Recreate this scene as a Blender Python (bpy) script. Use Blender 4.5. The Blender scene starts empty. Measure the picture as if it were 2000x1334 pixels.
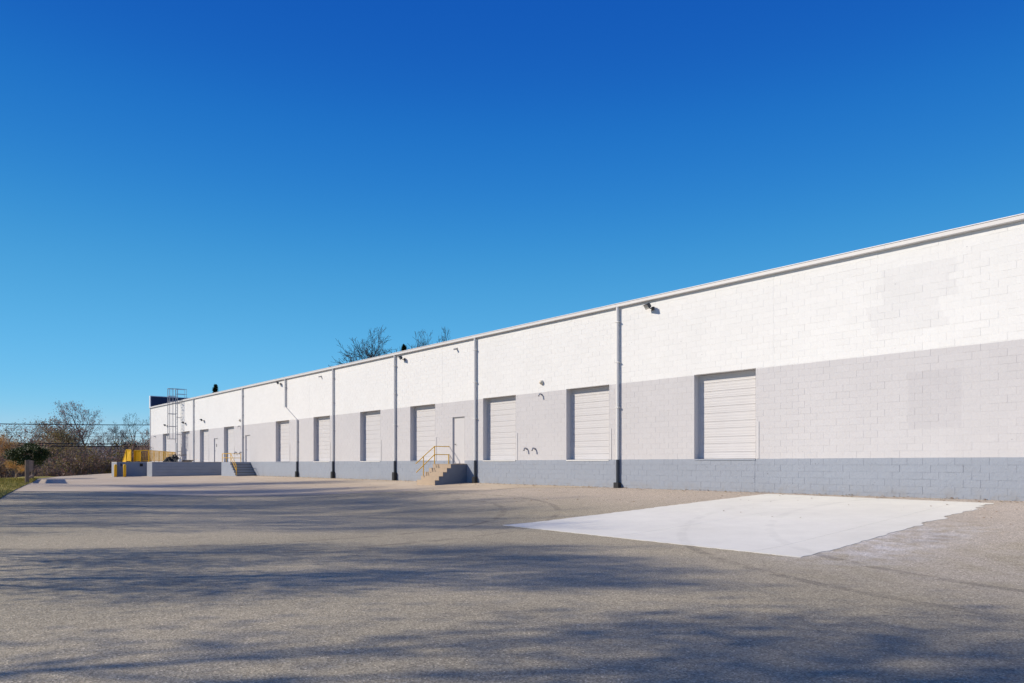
import bpy, bmesh, math, random
import numpy as np
from mathutils import Vector, Matrix

# ------------------------------------------------------------------ camera, sky, sun, exposure
F, A, K, CZ, HY = 1400.0, 1209.0, 29.0, 0.95, 906.0
L = math.hypot(F, A)
D = K * F / L                      # camera to wall, metres
PHI = math.asin(F / L)
scene = bpy.context.scene
C = scene.collection

cam = bpy.data.cameras.new('camera')
cam.sensor_width = 36.0
cam.lens = 36.0 * F / 2000.0
cam.shift_y = (HY - 667.0) / 2000.0
cam.clip_start = 0.1
cam.clip_end = 6000.0
camo = bpy.data.objects.new('camera', cam)
C.objects.link(camo)
camo.location = (0, -D, CZ)
camo.rotation_euler = (math.pi / 2, 0, PHI)
scene.camera = camo

TO_SUN = Vector((-0.215, -0.28, 0.215)).normalized()
EL = math.asin(TO_SUN.z)
AZ = math.atan2(TO_SUN.x, TO_SUN.y)

world = bpy.data.worlds.new('World')
scene.world = world
world.use_nodes = True
wt = world.node_tree
wt.nodes.clear()
w_out = wt.nodes.new('ShaderNodeOutputWorld')
w_bg = wt.nodes.new('ShaderNodeBackground')
w_sky = wt.nodes.new('ShaderNodeTexSky')
w_sky.sky_type = 'NISHITA'
w_sky.sun_disc = False
w_sky.sun_elevation = EL
w_sky.sun_rotation = AZ
w_sky.altitude = 0
w_sky.air_density = 1.0
w_sky.dust_density = 0.0
w_sky.ozone_density = 6.0
w_bg.inputs['Strength'].default_value = 0.14
# even colour grade of the whole sky (deep polarised blue)
SKY_CURVE = [
    [(0, 0), (.06, .0045), (.093, .0075), (.117, .017), (.195, .078), (.418, .225), (.55, .36), (1, .75)],
    [(0, 0), (.12, .055), (.191, .102), (.242, .184), (.381, .374), (.658, .58), (.85, .70), (1, .82)],
    [(0, 0), (.25, .36), (.413, .48), (.497, .584), (.68, .73), (.815, .85), (.9, .9), (1, .95)]]
# the same elevation gradient all round: look the sky up at 90 degrees from the sun
w_geo = wt.nodes.new('ShaderNodeTexCoord')
w_xyz = wt.nodes.new('ShaderNodeSeparateXYZ'); wt.links.new(w_geo.outputs['Generated'], w_xyz.inputs[0])
w_len = wt.nodes.new('ShaderNodeMath'); w_len.operation = 'MULTIPLY'
w_one = wt.nodes.new('ShaderNodeMath'); w_one.operation = 'SUBTRACT'; w_one.inputs[0].default_value = 1.0
w_sqr = wt.nodes.new('ShaderNodeMath'); w_sqr.operation = 'SQRT'
wt.links.new(w_xyz.outputs[2], w_len.inputs[0]); wt.links.new(w_xyz.outputs[2], w_len.inputs[1])
wt.links.new(w_len.outputs[0], w_one.inputs[1]); wt.links.new(w_one.outputs[0], w_sqr.inputs[0])
w_vec = wt.nodes.new('ShaderNodeCombineXYZ')
for i_, k_ in ((0, -TO_SUN.y), (1, TO_SUN.x)):
    q_ = wt.nodes.new('ShaderNodeMath'); q_.operation = 'MULTIPLY'
    wt.links.new(w_sqr.outputs[0], q_.inputs[0]); q_.inputs[1].default_value = k_ / math.hypot(TO_SUN.x, TO_SUN.y)
    wt.links.new(q_.outputs[0], w_vec.inputs[i_])
wt.links.new(w_xyz.outputs[2], w_vec.inputs[2])
wt.links.new(w_vec.outputs[0], w_sky.inputs['Vector'])
w_sep = wt.nodes.new('ShaderNodeSeparateColor')
w_com = wt.nodes.new('ShaderNodeCombineColor')
wt.links.new(w_sky.outputs['Color'], w_sep.inputs[0])
for i in range(3):
    k1 = wt.nodes.new('ShaderNodeMath'); k1.operation = 'MULTIPLY'; k1.inputs[1].default_value = 0.14
    wt.links.new(w_sep.outputs[i], k1.inputs[0])
    fc = wt.nodes.new('ShaderNodeFloatCurve')
    cv = fc.mapping.curves[0]
    for j, (cx, cy) in enumerate(SKY_CURVE[i]):
        if j == 0: cv.points[0].location = (cx, cy)
        elif j == len(SKY_CURVE[i]) - 1: cv.points[-1].location = (cx, cy)
        else: cv.points.new(cx, cy)
    fc.mapping.update()
    wt.links.new(k1.outputs[0], fc.inputs['Value'])
    k2 = wt.nodes.new('ShaderNodeMath'); k2.operation = 'MULTIPLY'; k2.inputs[1].default_value = 1 / 0.14
    wt.links.new(fc.outputs[0], k2.inputs[0])
    wt.links.new(k2.outputs[0], w_com.inputs[i])
wt.links.new(w_com.outputs[0], w_bg.inputs['Color'])
wt.links.new(w_bg.outputs[0], w_out.inputs['Surface'])

sun = bpy.data.lights.new('sun', 'SUN')
sun.energy = 4.6
sun.angle = math.radians(0.7)
sun.color = (1.0, 0.90, 0.755)
suno = bpy.data.objects.new('sun', sun)
C.objects.link(suno)
suno.rotation_euler = (-TO_SUN).to_track_quat('-Z', 'Y').to_euler()
suno.location = (-30, -60, 50)

scene.view_settings.view_transform = 'Standard'
scene.view_settings.look = 'None'
scene.view_settings.exposure = 0.0
scene.view_settings.gamma = 1.0
scene.view_settings.use_curve_mapping = False

# ------------------------------------------------------------------ pixel helpers
RIGHT = Vector((math.cos(PHI), math.sin(PHI), 0))
FWD = Vector((-math.sin(PHI), math.cos(PHI), 0))


def wx(px):                          # photo column -> x on the wall plane
    Z = D * L / (px - 1000 + A)
    return -(Z * L - A * D) / F


def wz(px, py):                      # photo pixel -> height on the wall plane
    return CZ + (HY - py) * K / (px - 1000 + A)


def at(px, Z, z=0.0):                # photo column at depth Z
    p = RIGHT * ((px - 1000) / F * Z) + FWD * Z
    return Vector((p.x, p.y - D, z))


def zat(py, Z):
    return CZ + (HY - py) * Z / F


def slope(t):
    u = min(max((t - 20) / 36.0, 0), 1)
    u = u * u * (3 - 2 * u)
    return 0.058 * (1 - u) + 0.02 * u


def smin(d, c=10.3, k=1.6):
    if d < c - k: return d
    if d > c + k: return c
    v = (d - c + k) / (2 * k)
    return (c - k) + 2 * k * (v - v * v / 2)


def g(x, y):                         # height of the paved yard
    d = max(-y, 0)
    return -slope(-x) * smin(d)


def gp(px, py):                      # photo pixel -> point on the paved yard
    Z = 30.0
    for i in range(60):
        p = at(px, Z)
        Zn = F * (CZ - g(p.x, p.y)) / (py - HY)
        Z = 0.5 * Z + 0.5 * min(Zn, 200)
    p = at(px, Z)
    return Vector((p.x, p.y, g(p.x, p.y)))


EDGE = [(-40, 31.8), (0, 25), (39, 18.3), (54, 15.5), (65.6, 13.8), (75.4, 11), (85, 5.5), (92, 1), (96, -6)]


def interp(tab, t):
    if t <= tab[0][0]: return tab[0][1]
    for (a, b), (c, d) in zip(tab, tab[1:]):
        if t <= c: return b + (d - b) * (t - a) / (c - a)
    return tab[-1][1]


def d_edge(t): return interp(EDGE, t)

# ------------------------------------------------------------------ mesh builder
class MB:
    def __init__(s): s.v = []; s.f = []
    def quad(s, a, b, c, d):
        n = len(s.v); s.v += [tuple(a), tuple(b), tuple(c), tuple(d)]; s.f.append((n, n+1, n+2, n+3)); return s
    def box(s, x0, x1, y0, y1, z0, z1):
        n = len(s.v)
        s.v += [(x0,y0,z0),(x1,y0,z0),(x1,y1,z0),(x0,y1,z0),(x0,y0,z1),(x1,y0,z1),(x1,y1,z1),(x0,y1,z1)]
        s.f += [tuple(n+i for i in q) for q in ((0,3,2,1),(4,5,6,7),(0,1,5,4),(1,2,6,5),(2,3,7,6),(3,0,4,7))]
        return s
    def obox(s, c, ax, ay, az):       # centre and three half-axis vectors
        c = Vector(c); ax = Vector(ax); ay = Vector(ay); az = Vector(az)
        n = len(s.v)
        for sz in (-1, 1):
            for sx, sy in ((-1,-1),(1,-1),(1,1),(-1,1)):
                s.v.append(tuple(c + ax*sx + ay*sy + az*sz))
        s.f += [tuple(n+i for i in q) for q in ((0,3,2,1),(4,5,6,7),(0,1,5,4),(1,2,6,5),(2,3,7,6),(3,0,4,7))]
        return s
    def tube(s, pts, rads, sides=8, cap=True):
        pts = [Vector(p) for p in pts]
        if not isinstance(rads, (list, tuple)): rads = [rads] * len(pts)
        base = len(s.v)
        for i, p in enumerate(pts):
            if i == 0: t = pts[1] - p
            elif i == len(pts) - 1: t = p - pts[i-1]
            else: t = (pts[i+1] - p).normalized() + (p - pts[i-1]).normalized()
            t = t.normalized() if t.length > 1e-9 else Vector((0,0,1))
            u = t.cross(Vector((0,0,1)))
            if u.length < 0.05: u = t.cross(Vector((1,0,0)))
            u.normalize(); w = t.cross(u)
            for k in range(sides):
                a = 2 * math.pi * (k + .5) / sides
                s.v.append(tuple(p + (u * math.cos(a) + w * math.sin(a)) * rads[i]))
        for i in range(len(pts) - 1):
            for k in range(sides):
                k2 = (k + 1) % sides
                s.f.append((base+i*sides+k, base+i*sides+k2, base+(i+1)*sides+k2, base+(i+1)*sides+k))
        if cap:
            s.f.append(tuple(base + k for k in range(sides - 1, -1, -1)))
            s.f.append(tuple(base + (len(pts)-1)*sides + k for k in range(sides)))
        return s
    def prism(s, poly, z0, z1):       # plan polygon, anticlockwise
        n = len(s.v); m = len(poly)
        f0 = z0 if callable(z0) else (lambda x, y: z0)
        s.v += [(p[0], p[1], f0(p[0], p[1])) for p in poly] + [(p[0], p[1], z1) for p in poly]
        s.f.append(tuple(n + m + i for i in range(m))); s.f.append(tuple(n + i for i in range(m-1, -1, -1)))
        for i in range(m):
            j = (i + 1) % m; s.f.append((n+i, n+j, n+m+j, n+m+i))
        return s
    def build(s, name, mat, parent=None, bevel=0.0, smooth=False, **props):
        me = bpy.data.meshes.new(name); me.from_pydata(s.v, [], s.f); me.update()
        if bevel > 0:
            bm = bmesh.new(); bm.from_mesh(me)
            bmesh.ops.remove_doubles(bm, verts=bm.verts, dist=1e-5)
            bmesh.ops.bevel(bm, geom=[e for e in bm.edges], offset=bevel, segments=1, affect='EDGES', clamp_overlap=True)
            bm.to_mesh(me); bm.free()
        if smooth: me.polygons.foreach_set('use_smooth', [True] * len(me.polygons))
        me.materials.append(mat)
        o = bpy.data.objects.new(name, me); C.objects.link(o)
        if parent: o.parent = parent
        for k, v in props.items(): o[k] = v
        return o


def tag(o, label=None, cat=None, group=None, kind=None):
    for k, v in (('label', label), ('category', cat), ('group', group), ('kind', kind)):
        if v: o[k] = v
    return o


def thing(name, label, cat, group=None, loc=(0, 0, 0), rz=0.0):
    o = bpy.data.objects.new(name, None); C.objects.link(o)
    o.empty_display_size = 0.3; o.location = loc; o.rotation_euler = (0, 0, rz)
    return tag(o, label, cat, group)


def copy_tree(o, parent=None):
    c = o.copy(); C.objects.link(c); c.parent = parent
    for ch in list(o.children): copy_tree(ch, c)
    return c

# ------------------------------------------------------------------ material builder
class S:
    def __init__(s, name, rough=0.8, spec=0.3, metallic=0.0):
        s.m = bpy.data.materials.new(name); s.m.use_nodes = True
        s.t = s.m.node_tree; s.b = s.t.nodes['Principled BSDF']
        s.b.inputs['Roughness'].default_value = rough
        s.b.inputs['Specular IOR Level'].default_value = spec
        s.b.inputs['Metallic'].default_value = metallic
        s._p = None
    def put(s, sock, v):
        if hasattr(v, 'node') and hasattr(v, 'is_linked'): s.t.links.new(v, sock)
        elif isinstance(v, (tuple, list)):
            sock.default_value = tuple(v) if len(v) == len(sock.default_value) else tuple(v) + (1.0,)
        else:
            try: sock.default_value = v
            except TypeError: sock.default_value = (v, v, v, 1.0)
    def pos(s):
        if s._p is None: s._p = s.t.nodes.new('ShaderNodeNewGeometry').outputs['Position']
        return s._p
    def xyz(s, v=None):
        n = s.t.nodes.new('ShaderNodeSeparateXYZ'); s.t.links.new(v or s.pos(), n.inputs[0]); return n.outputs
    def vec(s, x, y, z):
        n = s.t.nodes.new('ShaderNodeCombineXYZ')
        for i, v in enumerate((x, y, z)): s.put(n.inputs[i], v)
        return n.outputs[0]
    def vmul(s, v, k):
        n = s.t.nodes.new('ShaderNodeVectorMath'); n.operation = 'MULTIPLY'; s.put(n.inputs[0], v); s.put(n.inputs[1], k); return n.outputs[0]
    def math(s, op, a, b=0.0, c=0.0, clamp=False):
        n = s.t.nodes.new('ShaderNodeMath'); n.operation = op; n.use_clamp = clamp
        s.put(n.inputs[0], a); s.put(n.inputs[1], b); s.put(n.inputs[2], c); return n.outputs[0]
    def step(s, v, a, b):            # smooth 0..1 between a and b
        n = s.t.nodes.new('ShaderNodeMapRange'); n.interpolation_type = 'SMOOTHSTEP'
        s.put(n.inputs[0], v)
        if a <= b: vals = (a, b, 0.0, 1.0)
        else: vals = (b, a, 1.0, 0.0)
        for i, x in enumerate(vals): n.inputs[i+1].default_value = x
        return n.outputs[0]
    def noise(s, scale, detail=3.0, rough=0.55, v=None, dist=0.0):
        n = s.t.nodes.new('ShaderNodeTexNoise'); s.put(n.inputs['Vector'], v or s.pos())
        n.inputs['Scale'].default_value = scale; n.inputs['Detail'].default_value = detail
        n.inputs['Roughness'].default_value = rough; n.inputs['Distortion'].default_value = dist
        return n.outputs['Fac']
    def voro(s, scale, v=None, feature='F1', out='Distance'):
        n = s.t.nodes.new('ShaderNodeTexVoronoi'); n.feature = feature; s.put(n.inputs['Vector'], v or s.pos())
        n.inputs['Scale'].default_value = scale; return n.outputs[out]
    def white(s, v):
        n = s.t.nodes.new('ShaderNodeTexWhiteNoise'); n.noise_dimensions = '3D'; s.put(n.inputs['Vector'], v); return n.outputs['Value']
    def mix(s, f, a, b, mode='MIX'):
        n = s.t.nodes.new('ShaderNodeMix'); n.data_type = 'RGBA'; n.blend_type = mode
        s.put(n.inputs[0], f); s.put(n.inputs[6], a); s.put(n.inputs[7], b); return n.outputs[2]
    def scale(s, col, k):            # colour times scalar socket
        n = s.t.nodes.new('ShaderNodeVectorMath'); n.operation = 'SCALE'
        s.put(n.inputs[0], col); s.put(n.inputs['Scale'], k); return n.outputs[0]
    def bump(s, h, dist, strength=1.0):
        n = s.t.nodes.new('ShaderNodeBump'); s.put(n.inputs['Height'], h)
        n.inputs['Distance'].default_value = dist; n.inputs['Strength'].default_value = strength
        s.t.links.new(n.outputs[0], s.b.inputs['Normal'])
    def col(s, c): s.put(s.b.inputs['Base Color'], c); return s.m
    def rnd(s): return s.t.nodes.new('ShaderNodeObjectInfo').outputs['Random']


def plain(name, col, rough=0.6, spec=0.3, var=0.10, vscale=6.0, metallic=0.0, bump=0.0, bscale=60.0):
    s = S(name, rough, spec, metallic)
    n = s.noise(vscale, 4.0)
    k = s.math('MULTIPLY_ADD', n, var * 2, 1.0 - var)
    if bump: s.bump(s.noise(bscale, 3.0), bump, 0.6)
    return s.col(s.scale(tuple(col) + (1.0,), k) if False else s.mix(1.0, tuple(col) + (1.0,), s.vec(k, k, k), 'MULTIPLY'))

Z_DOCK, Z_PAINT, CH, BW = 1.12, 4.15, 0.2032, 0.4064
Z_OPEN = Z_DOCK + 15 * CH
ROW0 = Z_DOCK - 7 * CH
X0, X1 = wx(294), 12.0

COL_WHITE = (0.775, 0.772, 0.757, 1)
COL_GREY = (0.575, 0.560, 0.565, 1)
COL_BLUE = (0.315, 0.345, 0.40, 1)


def paint_material(name, wear=True):
    s = S(name, 0.62, 0.25)
    x, y, z = s.xyz()
    row = s.math('FLOOR', s.math('DIVIDE', s.math('SUBTRACT', z, ROW0), CH))
    odd = s.math('MULTIPLY', s.math('MODULO', row, 2.0), 0.5)
    colm = s.math('FLOOR', s.math('ADD', s.math('DIVIDE', x, BW), odd))
    cell = s.white(s.vec(colm, row, 3.3))
    wob = s.math('MULTIPLY', s.math('SUBTRACT', s.noise(1.3, 4.0), 0.5), 0.025)
    zz = s.math('ADD', z, wob)
    c = s.mix(s.step(zz, Z_DOCK - .006, Z_DOCK + .006), COL_BLUE, COL_GREY)
    c = s.mix(s.step(zz, Z_PAINT - .012, Z_PAINT + .012), c, COL_WHITE)
    # overpainted patches, stepped along the blocks
    jx = s.math('MULTIPLY', s.math('SUBTRACT', s.white(s.vec(row, 7.0, 1.0)), .5), .75)
    xs = s.math('ADD', x, jx)
    def rect(xa, xb, za, zb, xx):
        a = s.math('MULTIPLY', s.step(xx, xa - .03, xa + .03), s.step(xx, xb + .03, xb - .03))
        b = s.math('MULTIPLY', s.step(z, za - .03, za + .03), s.step(z, zb + .03, zb - .03))
        return s.math('MULTIPLY', a, b)
    r1 = rect(-9.1, -7.15, 4.75, 6.6, xs)
    c = s.mix(s.math('MULTIPLY', r1, .55), c, (.70, .695, .69, 1))
    r2 = rect(-8.1, -6.75, 1.95, 3.55, x)
    c = s.mix(s.math('MULTIPLY', r2, .75), c, (.53, .515, .525, 1))
    r3 = rect(-12.9, -12.45, 1.25, 4.1, xs)
    c = s.mix(s.math('MULTIPLY', r3, .4), c, (.57, .55, .555, 1))
    big = s.noise(.5, 5.0, .6)
    k = s.math('MULTIPLY_ADD', big, .10, .95)
    k = s.math('ADD', k, s.math('MULTIPLY', s.math('SUBTRACT', cell, .5), .028))
    # rain streaks below the eave and scuffs on the plinth
    st = s.noise(1.0, 5.0, .6, s.vmul(s.pos(), (5.0, 5.0, .22)))
    k = s.math('SUBTRACT', k, s.math('MULTIPLY', s.step(st, .58, .82), .05))
    low = s.step(z, .45, -.1)
    dirt = s.math('MULTIPLY', low, s.step(s.noise(3.2, 6.0, .65), .38, .75))
    c = s.mix(1.0, c, s.vec(k, k, k), 'MULTIPLY')
    c = s.mix(s.math('MULTIPLY', dirt, .55), c, (.30, .265, .22, 1))
    chip = s.math('MULTIPLY', s.step(s.noise(9.0, 6.0, .7), .70, .73), s.step(z, 1.2, .9))
    c = s.mix(s.math('MULTIPLY', chip, .5), c, (.17, .18, .20, 1))
    pit = s.math('MULTIPLY', s.step(s.voro(1.9, s.vmul(s.pos(), (1.0, 1.0, 1.6))), .055, .03), s.step(s.noise(2.7, 3.0), .42, .5))
    c = s.mix(s.math('MULTIPLY', pit, s.math('MULTIPLY_ADD', s.step(z, 1.15, 1.1), .5, .35)), c, (.12, .12, .13, 1))
    fine = s.noise(55.0, 4.0, .65); mid = s.noise(9.0, 4.0, .6)
    lump = s.step(s.noise(14.0, 5.0, .7), .56, .72)
    rough = s.math('MULTIPLY_ADD', s.step(z, 1.2, 1.0), 1.2, 1.0)
    hh = s.math('ADD', s.math('MULTIPLY', fine, .6), s.math('ADD', s.math('MULTIPLY', mid, .9), s.math('MULTIPLY', lump, .35)))
    s.bump(s.math('MULTIPLY', hh, rough), 0.008, .75)
    return s.col(c)

M = {}
M['paint'] = paint_material('wall_paint')
M['trim'] = plain('trim_white', (.70, .68, .66), .45, .4, .06, 3)
M['trim_bright'] = plain('flashing_white', (.82, .82, .82), .4, .4, .04, 3)
M['door_paint'] = plain('door_paint', (.60, .585, .585), .5, .35, .05, 2.2)
M['pipe'] = plain('downspout_grey', (.70, .69, .67), .5, .4, .10, 5)
M['pipe_dark'] = plain('downspout_slate', (.045, .052, .065), .5, .4, .25, 7)
M['iron'] = plain('black_iron', (.018, .018, .02), .55, .4, .3, 9)
M['roofing'] = plain('roof_membrane', (.33, .33, .33), .9, .1, .2, .7)
M['navy'] = plain('navy_panel', (.012, .022, .07), .55, .4, .15, 2)
M['yellow'] = plain('yellow_paint', (.80, .45, .010), .45, .4, .10, 7)
M['steel'] = plain('galvanised_steel', (.38, .38, .40), .45, .5, .12, 8, .35)
M['bronze'] = plain('bronze_housing', (.10, .095, .085), .5, .4, .15, 12)
M['lens'] = plain('lamp_glass', (.60, .58, .52), .2, .5, .05, 12)
M['cream'] = plain('cream_plastic', (.62, .57, .46), .4, .4, .05, 12)
M['rubber'] = plain('black_rubber', (.022, .022, .024), .75, .2, .3, 9)
M['tarp'] = plain('black_tarp', (.020, .022, .022), .45, .4, .4, 6, bump=.03, bscale=9)
M['white_bag'] = plain('white_sack', (.75, .74, .72), .6, .3, .06, 8, bump=.02, bscale=14)
M['lumber'] = plain('weathered_lumber', (.30, .22, .15), .85, .15, .25, 5)
M['post_wood'] = plain('grey_post_wood', (.22, .165, .125), .9, .1, .3, 5)
M['bark_dark'] = plain('bark_dark', (.075, .062, .056), .95, .1, .35, 5)
M['bark_mid'] = plain('bark_brown', (.21, .165, .14), .95, .1, .3, 5)
M['bark_tan'] = plain('bark_tan', (.42, .30, .20), .95, .1, .3, 5)
M['wire'] = plain('wire_black', (.015, .015, .017), .6, .3, .1, 2)


def leaf_mat(name, cols, trans=.35):
    s = S(name, .6, .25)
    r = s.voro(3.1, out='Color')
    sep = s.t.nodes.new('ShaderNodeSeparateColor'); s.t.links.new(r, sep.inputs[0])
    c = s.mix(sep.outputs[0], cols[0] + (1,), cols[1] + (1,))
    if len(cols) > 2: c = s.mix(s.step(sep.outputs[1], .55, .95), c, cols[2] + (1,))
    k = s.math('MULTIPLY_ADD', s.noise(1.1, 3.0), .8, .6)
    c = s.mix(1.0, c, s.vec(k, k, k), 'MULTIPLY')
    m = s.col(c)
    tr = s.t.nodes.new('ShaderNodeBsdfTranslucent'); s.t.links.new(c, tr.inputs['Color'])
    mx = s.t.nodes.new('ShaderNodeMixShader'); mx.inputs[0].default_value = trans
    out = s.t.nodes['Material Output']
    s.t.links.new(s.b.outputs[0], mx.inputs[1]); s.t.links.new(tr.outputs[0], mx.inputs[2]); s.t.links.new(mx.outputs[0], out.inputs['Surface'])
    return m

M['leaf_evergreen'] = leaf_mat('leaf_evergreen', [(.022, .045, .016), (.040, .065, .022), (.07, .085, .03)], .2)
M['leaf_orange'] = leaf_mat('leaf_orange', [(.58, .32, .12), (.66, .43, .19), (.62, .40, .09)])
M['leaf_brown'] = leaf_mat('leaf_brown', [(.30, .19, .12), (.37, .26, .17), (.26, .22, .10)])
M['leaf_red'] = leaf_mat('leaf_red', [(.33, .17, .14), (.38, .24, .20), (.28, .20, .16)])
M['leaf_olive'] = leaf_mat('leaf_olive', [(.21, .19, .06), (.30, .23, .065), (.37, .25, .06)])
M['leaf_shade'] = leaf_mat('leaf_shade', [(.07, .085, .03), (.11, .10, .03)], .2)
M['leaf_conifer'] = leaf_mat('leaf_conifer', [(.020, .040, .018), (.03, .055, .024)], .15)


def asphalt_material():
    s = S('asphalt', .9, .2)
    x, y, z = s.xyz()
    d = s.math('MULTIPLY', y, -1.0)
    n_big = s.noise(.16, 5.0, .6)
    n_mid = s.noise(.9, 5.0, .62)
    v = s.vmul(s.pos(), (1, 1, .2))
    cellc = s.voro(75.0, v, out='Color')
    sep = s.t.nodes.new('ShaderNodeSeparateColor'); s.t.links.new(cellc, sep.inputs[0])
    grain = sep.outputs[0]
    c = s.mix(s.step(n_big, .35, .68), (.35, .307, .213, 1), (.43, .372, .257, 1))
    # pale dust and worn-off binder towards the wall and around the new slab
    nearwall = s.math('MULTIPLY', s.step(s.math('ADD', d, s.math('MULTIPLY', s.math('SUBTRACT', n_mid, .5), 3.0)), 9.0, 1.0), s.step(x, -30.0, -22.0))
    dust = s.math('MULTIPLY', nearwall, .75)
    c = s.mix(dust, c, (.50, .42, .34, 1))
    right = s.math('MULTIPLY', s.step(x, -8.0, -5.0), s.math('MULTIPLY', s.step(d, 14.5, 9.0), s.step(n_mid, .25, .62)))
    c = s.mix(s.math('MULTIPLY', right, .55), c, (.52, .46, .39, 1))
    # concrete slurry smeared at the slab's right edge
    sx = s.math('ABSOLUTE', s.math('ADD', x, 5.4)); sy = s.math('ABSOLUTE', s.math('SUBTRACT', d, 8.0))
    sl = s.math('MULTIPLY', s.step(s.math('ADD', sx, s.math('MULTIPLY', s.math('SUBTRACT', n_mid, .5), 1.6)), 1.5, .2), s.step(sy, 4.0, 1.2))
    c = s.mix(s.math('MULTIPLY', sl, s.step(s.noise(2.3, 5.0, .65), .35, .7)), c, (.60, .57, .53, 1))
    # stains and patches
    stain = s.step(s.noise(.55, 6.0, .65, s.vmul(s.pos(), (1.0, .6, 1.0))), .60, .72)
    c = s.mix(s.math('MULTIPLY', stain, .22), c, (.07, .068, .066, 1))
    # tyre arcs
    def arc(cx, cd, R, wdt):
        dx = s.math('SUBTRACT', x, cx); dy = s.math('SUBTRACT', d, cd)
        r = s.math('SQRT', s.math('ADD', s.math('MULTIPLY', dx, dx), s.math('MULTIPLY', dy, dy)))
        q = s.math('ABSOLUTE', s.math('SUBTRACT', r, R))
        return s.step(q, wdt, wdt * .45)
    tm = None
    for a in TYRES:
        q = arc(*a); tm = q if tm is None else s.math('MAXIMUM', tm, q)
    brk = s.step(s.noise(1.7, 4.0), .38, .58)
    c = s.mix(s.math('MULTIPLY', s.math('MULTIPLY', tm, brk), .32), c, (.06, .058, .056, 1))
    wv = s.t.nodes.new('ShaderNodeVectorMath'); wv.operation = 'ADD'
    s.t.links.new(s.pos(), wv.inputs[0]); nz = s.noise(.8, 4.0); s.t.links.new(s.vec(nz, s.noise(.7, 4.0), 0.0), wv.inputs[1])
    crk = s.math('MULTIPLY', s.step(s.voro(.17, wv.outputs[0], 'DISTANCE_TO_EDGE'), .0035, .001), s.step(s.noise(.22, 3.0), .48, .6))
    c = s.mix(s.math('MULTIPLY', crk, .16), c, (.05, .047, .043, 1))
    k = s.math('MULTIPLY_ADD', grain, .85, .58)
    k = s.math('MULTIPLY', k, s.math('MULTIPLY_ADD', s.noise(5.0, 5.0, .7), .35, .82))
    white = s.step(sep.outputs[1], .955, .985)
    k = s.math('ADD', k, s.math('MULTIPLY', white, .9))
    c = s.mix(1.0, c, s.vec(k, k, k), 'MULTIPLY')
    s.bump(s.math('ADD', s.math('MULTIPLY', grain, .6), s.voro(75.0, v)), .006, .55)
    return s.col(c)

TYRES = [(-1.0, 3.5, 8.2, .14), (-1.0, 3.5, 10.0, .14), (-22.0, 14.5, 8.5, .13), (-22.0, 14.5, 10.1, .13)]
M['asphalt'] = asphalt_material()


def concrete_material(name, base, tan, stain=.3, tyres=()):
    s = S(name, .88, .2)
    x, y, z = s.xyz()
    d = s.math('MULTIPLY', y, -1.0)
    c = s.mix(s.step(s.noise(.35, 5.0, .6), .35, .7), base + (1,), tan + (1,))
    k = s.math('MULTIPLY_ADD', s.noise(1.5, 6.0, .65), .22, .89)
    k = s.math('MULTIPLY', k, s.math('MULTIPLY_ADD', s.noise(70.0, 3.0, .6), .2, .9))
    st = s.step(s.noise(.8, 6.0, .7, s.vmul(s.pos(), (1.0, .35, 1.0))), .56, .75)
    k = s.math('SUBTRACT', k, s.math('MULTIPLY', st, stain))
    for (cx, cd, R, wd) in tyres:
        dx = s.math('SUBTRACT', x, cx); dy = s.math('SUBTRACT', d, cd)
        r = s.math('SQRT', s.math('ADD', s.math('MULTIPLY', dx, dx), s.math('MULTIPLY', dy, dy)))
        q = s.step(s.math('ABSOLUTE', s.math('SUBTRACT', r, R)), wd, wd * .4)
        k = s.math('SUBTRACT', k, s.math('MULTIPLY', s.math('MULTIPLY', q, s.step(s.noise(1.7, 4.0), .38, .58)), .07))
    c = s.mix(1.0, c, s.vec(k, k, k), 'MULTIPLY')
    s.bump(s.noise(45.0, 4.0, .6), .004, .5)
    return s.col(c)

M['pad'] = concrete_material('new_concrete', (.735, .715, .62), (.775, .755, .66), .05, TYRES)
M['apron'] = concrete_material('old_concrete', (.50, .41, .295), (.57, .475, .35), .16)
M['step'] = concrete_material('step_concrete', (.42, .33, .245), (.48, .38, .28), .12)
M['platform_top'] = concrete_material('platform_concrete', (.42, .40, .37), (.46, .43, .40), .12)


def soil_material():
    s = S('leaf_litter', .95, .1)
    c = s.mix(s.step(s.noise(.3, 6.0, .65), .35, .65), (.075, .055, .035, 1), (.12, .095, .05, 1))
    c = s.mix(s.step(s.noise(6.0, 4.0), .5, .7), c, (.17, .11, .055, 1))
    s.bump(s.noise(9.0, 4.0), .05, .7)
    return s.col(c)
M['soil'] = soil_material()


def grass_material():
    s = S('grass', .9, .1)
    c = s.mix(s.step(s.noise(.9, 5.0), .35, .65), (.26, .25, .06, 1), (.42, .33, .10, 1))
    k = s.math('MULTIPLY_ADD', s.noise(30.0, 3.0), .8, .6)
    return s.col(s.mix(1.0, c, s.vec(k, k, k), 'MULTIPLY'))
M['grass'] = grass_material()


def wood_hill_material():
    s = S('wooded_hill', 1.0, .0)
    c = s.mix(s.step(s.noise(.03, 6.0, .7), .35, .65), (.15, .14, .15, 1), (.21, .19, .18, 1))
    s.bump(s.noise(.15, 5.0, .7), 4.0, .6)
    return s.col(c)
M['hill'] = wood_hill_material()

# ------------------------------------------------------------------ terrain, yard, paving
def terrain_z(x, y):
    t = -x
    s_out = (-y) - d_edge(t)
    if t > 92: s_out = max(s_out, (t - 94) * .9)
    far = math.hypot(x, y + D)
    if s_out <= 0:
        return g(x, y) - .12 if y < 0 else -.15
    ez = g(x, -d_edge(t)) if d_edge(t) > 0 else 0.0
    drop = 0.0
    if s_out > 2.2: drop = min((s_out - 2.2) * .13, 3.4)
    return ez - .06 - .02 * min(s_out, 2.2) - drop


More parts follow.
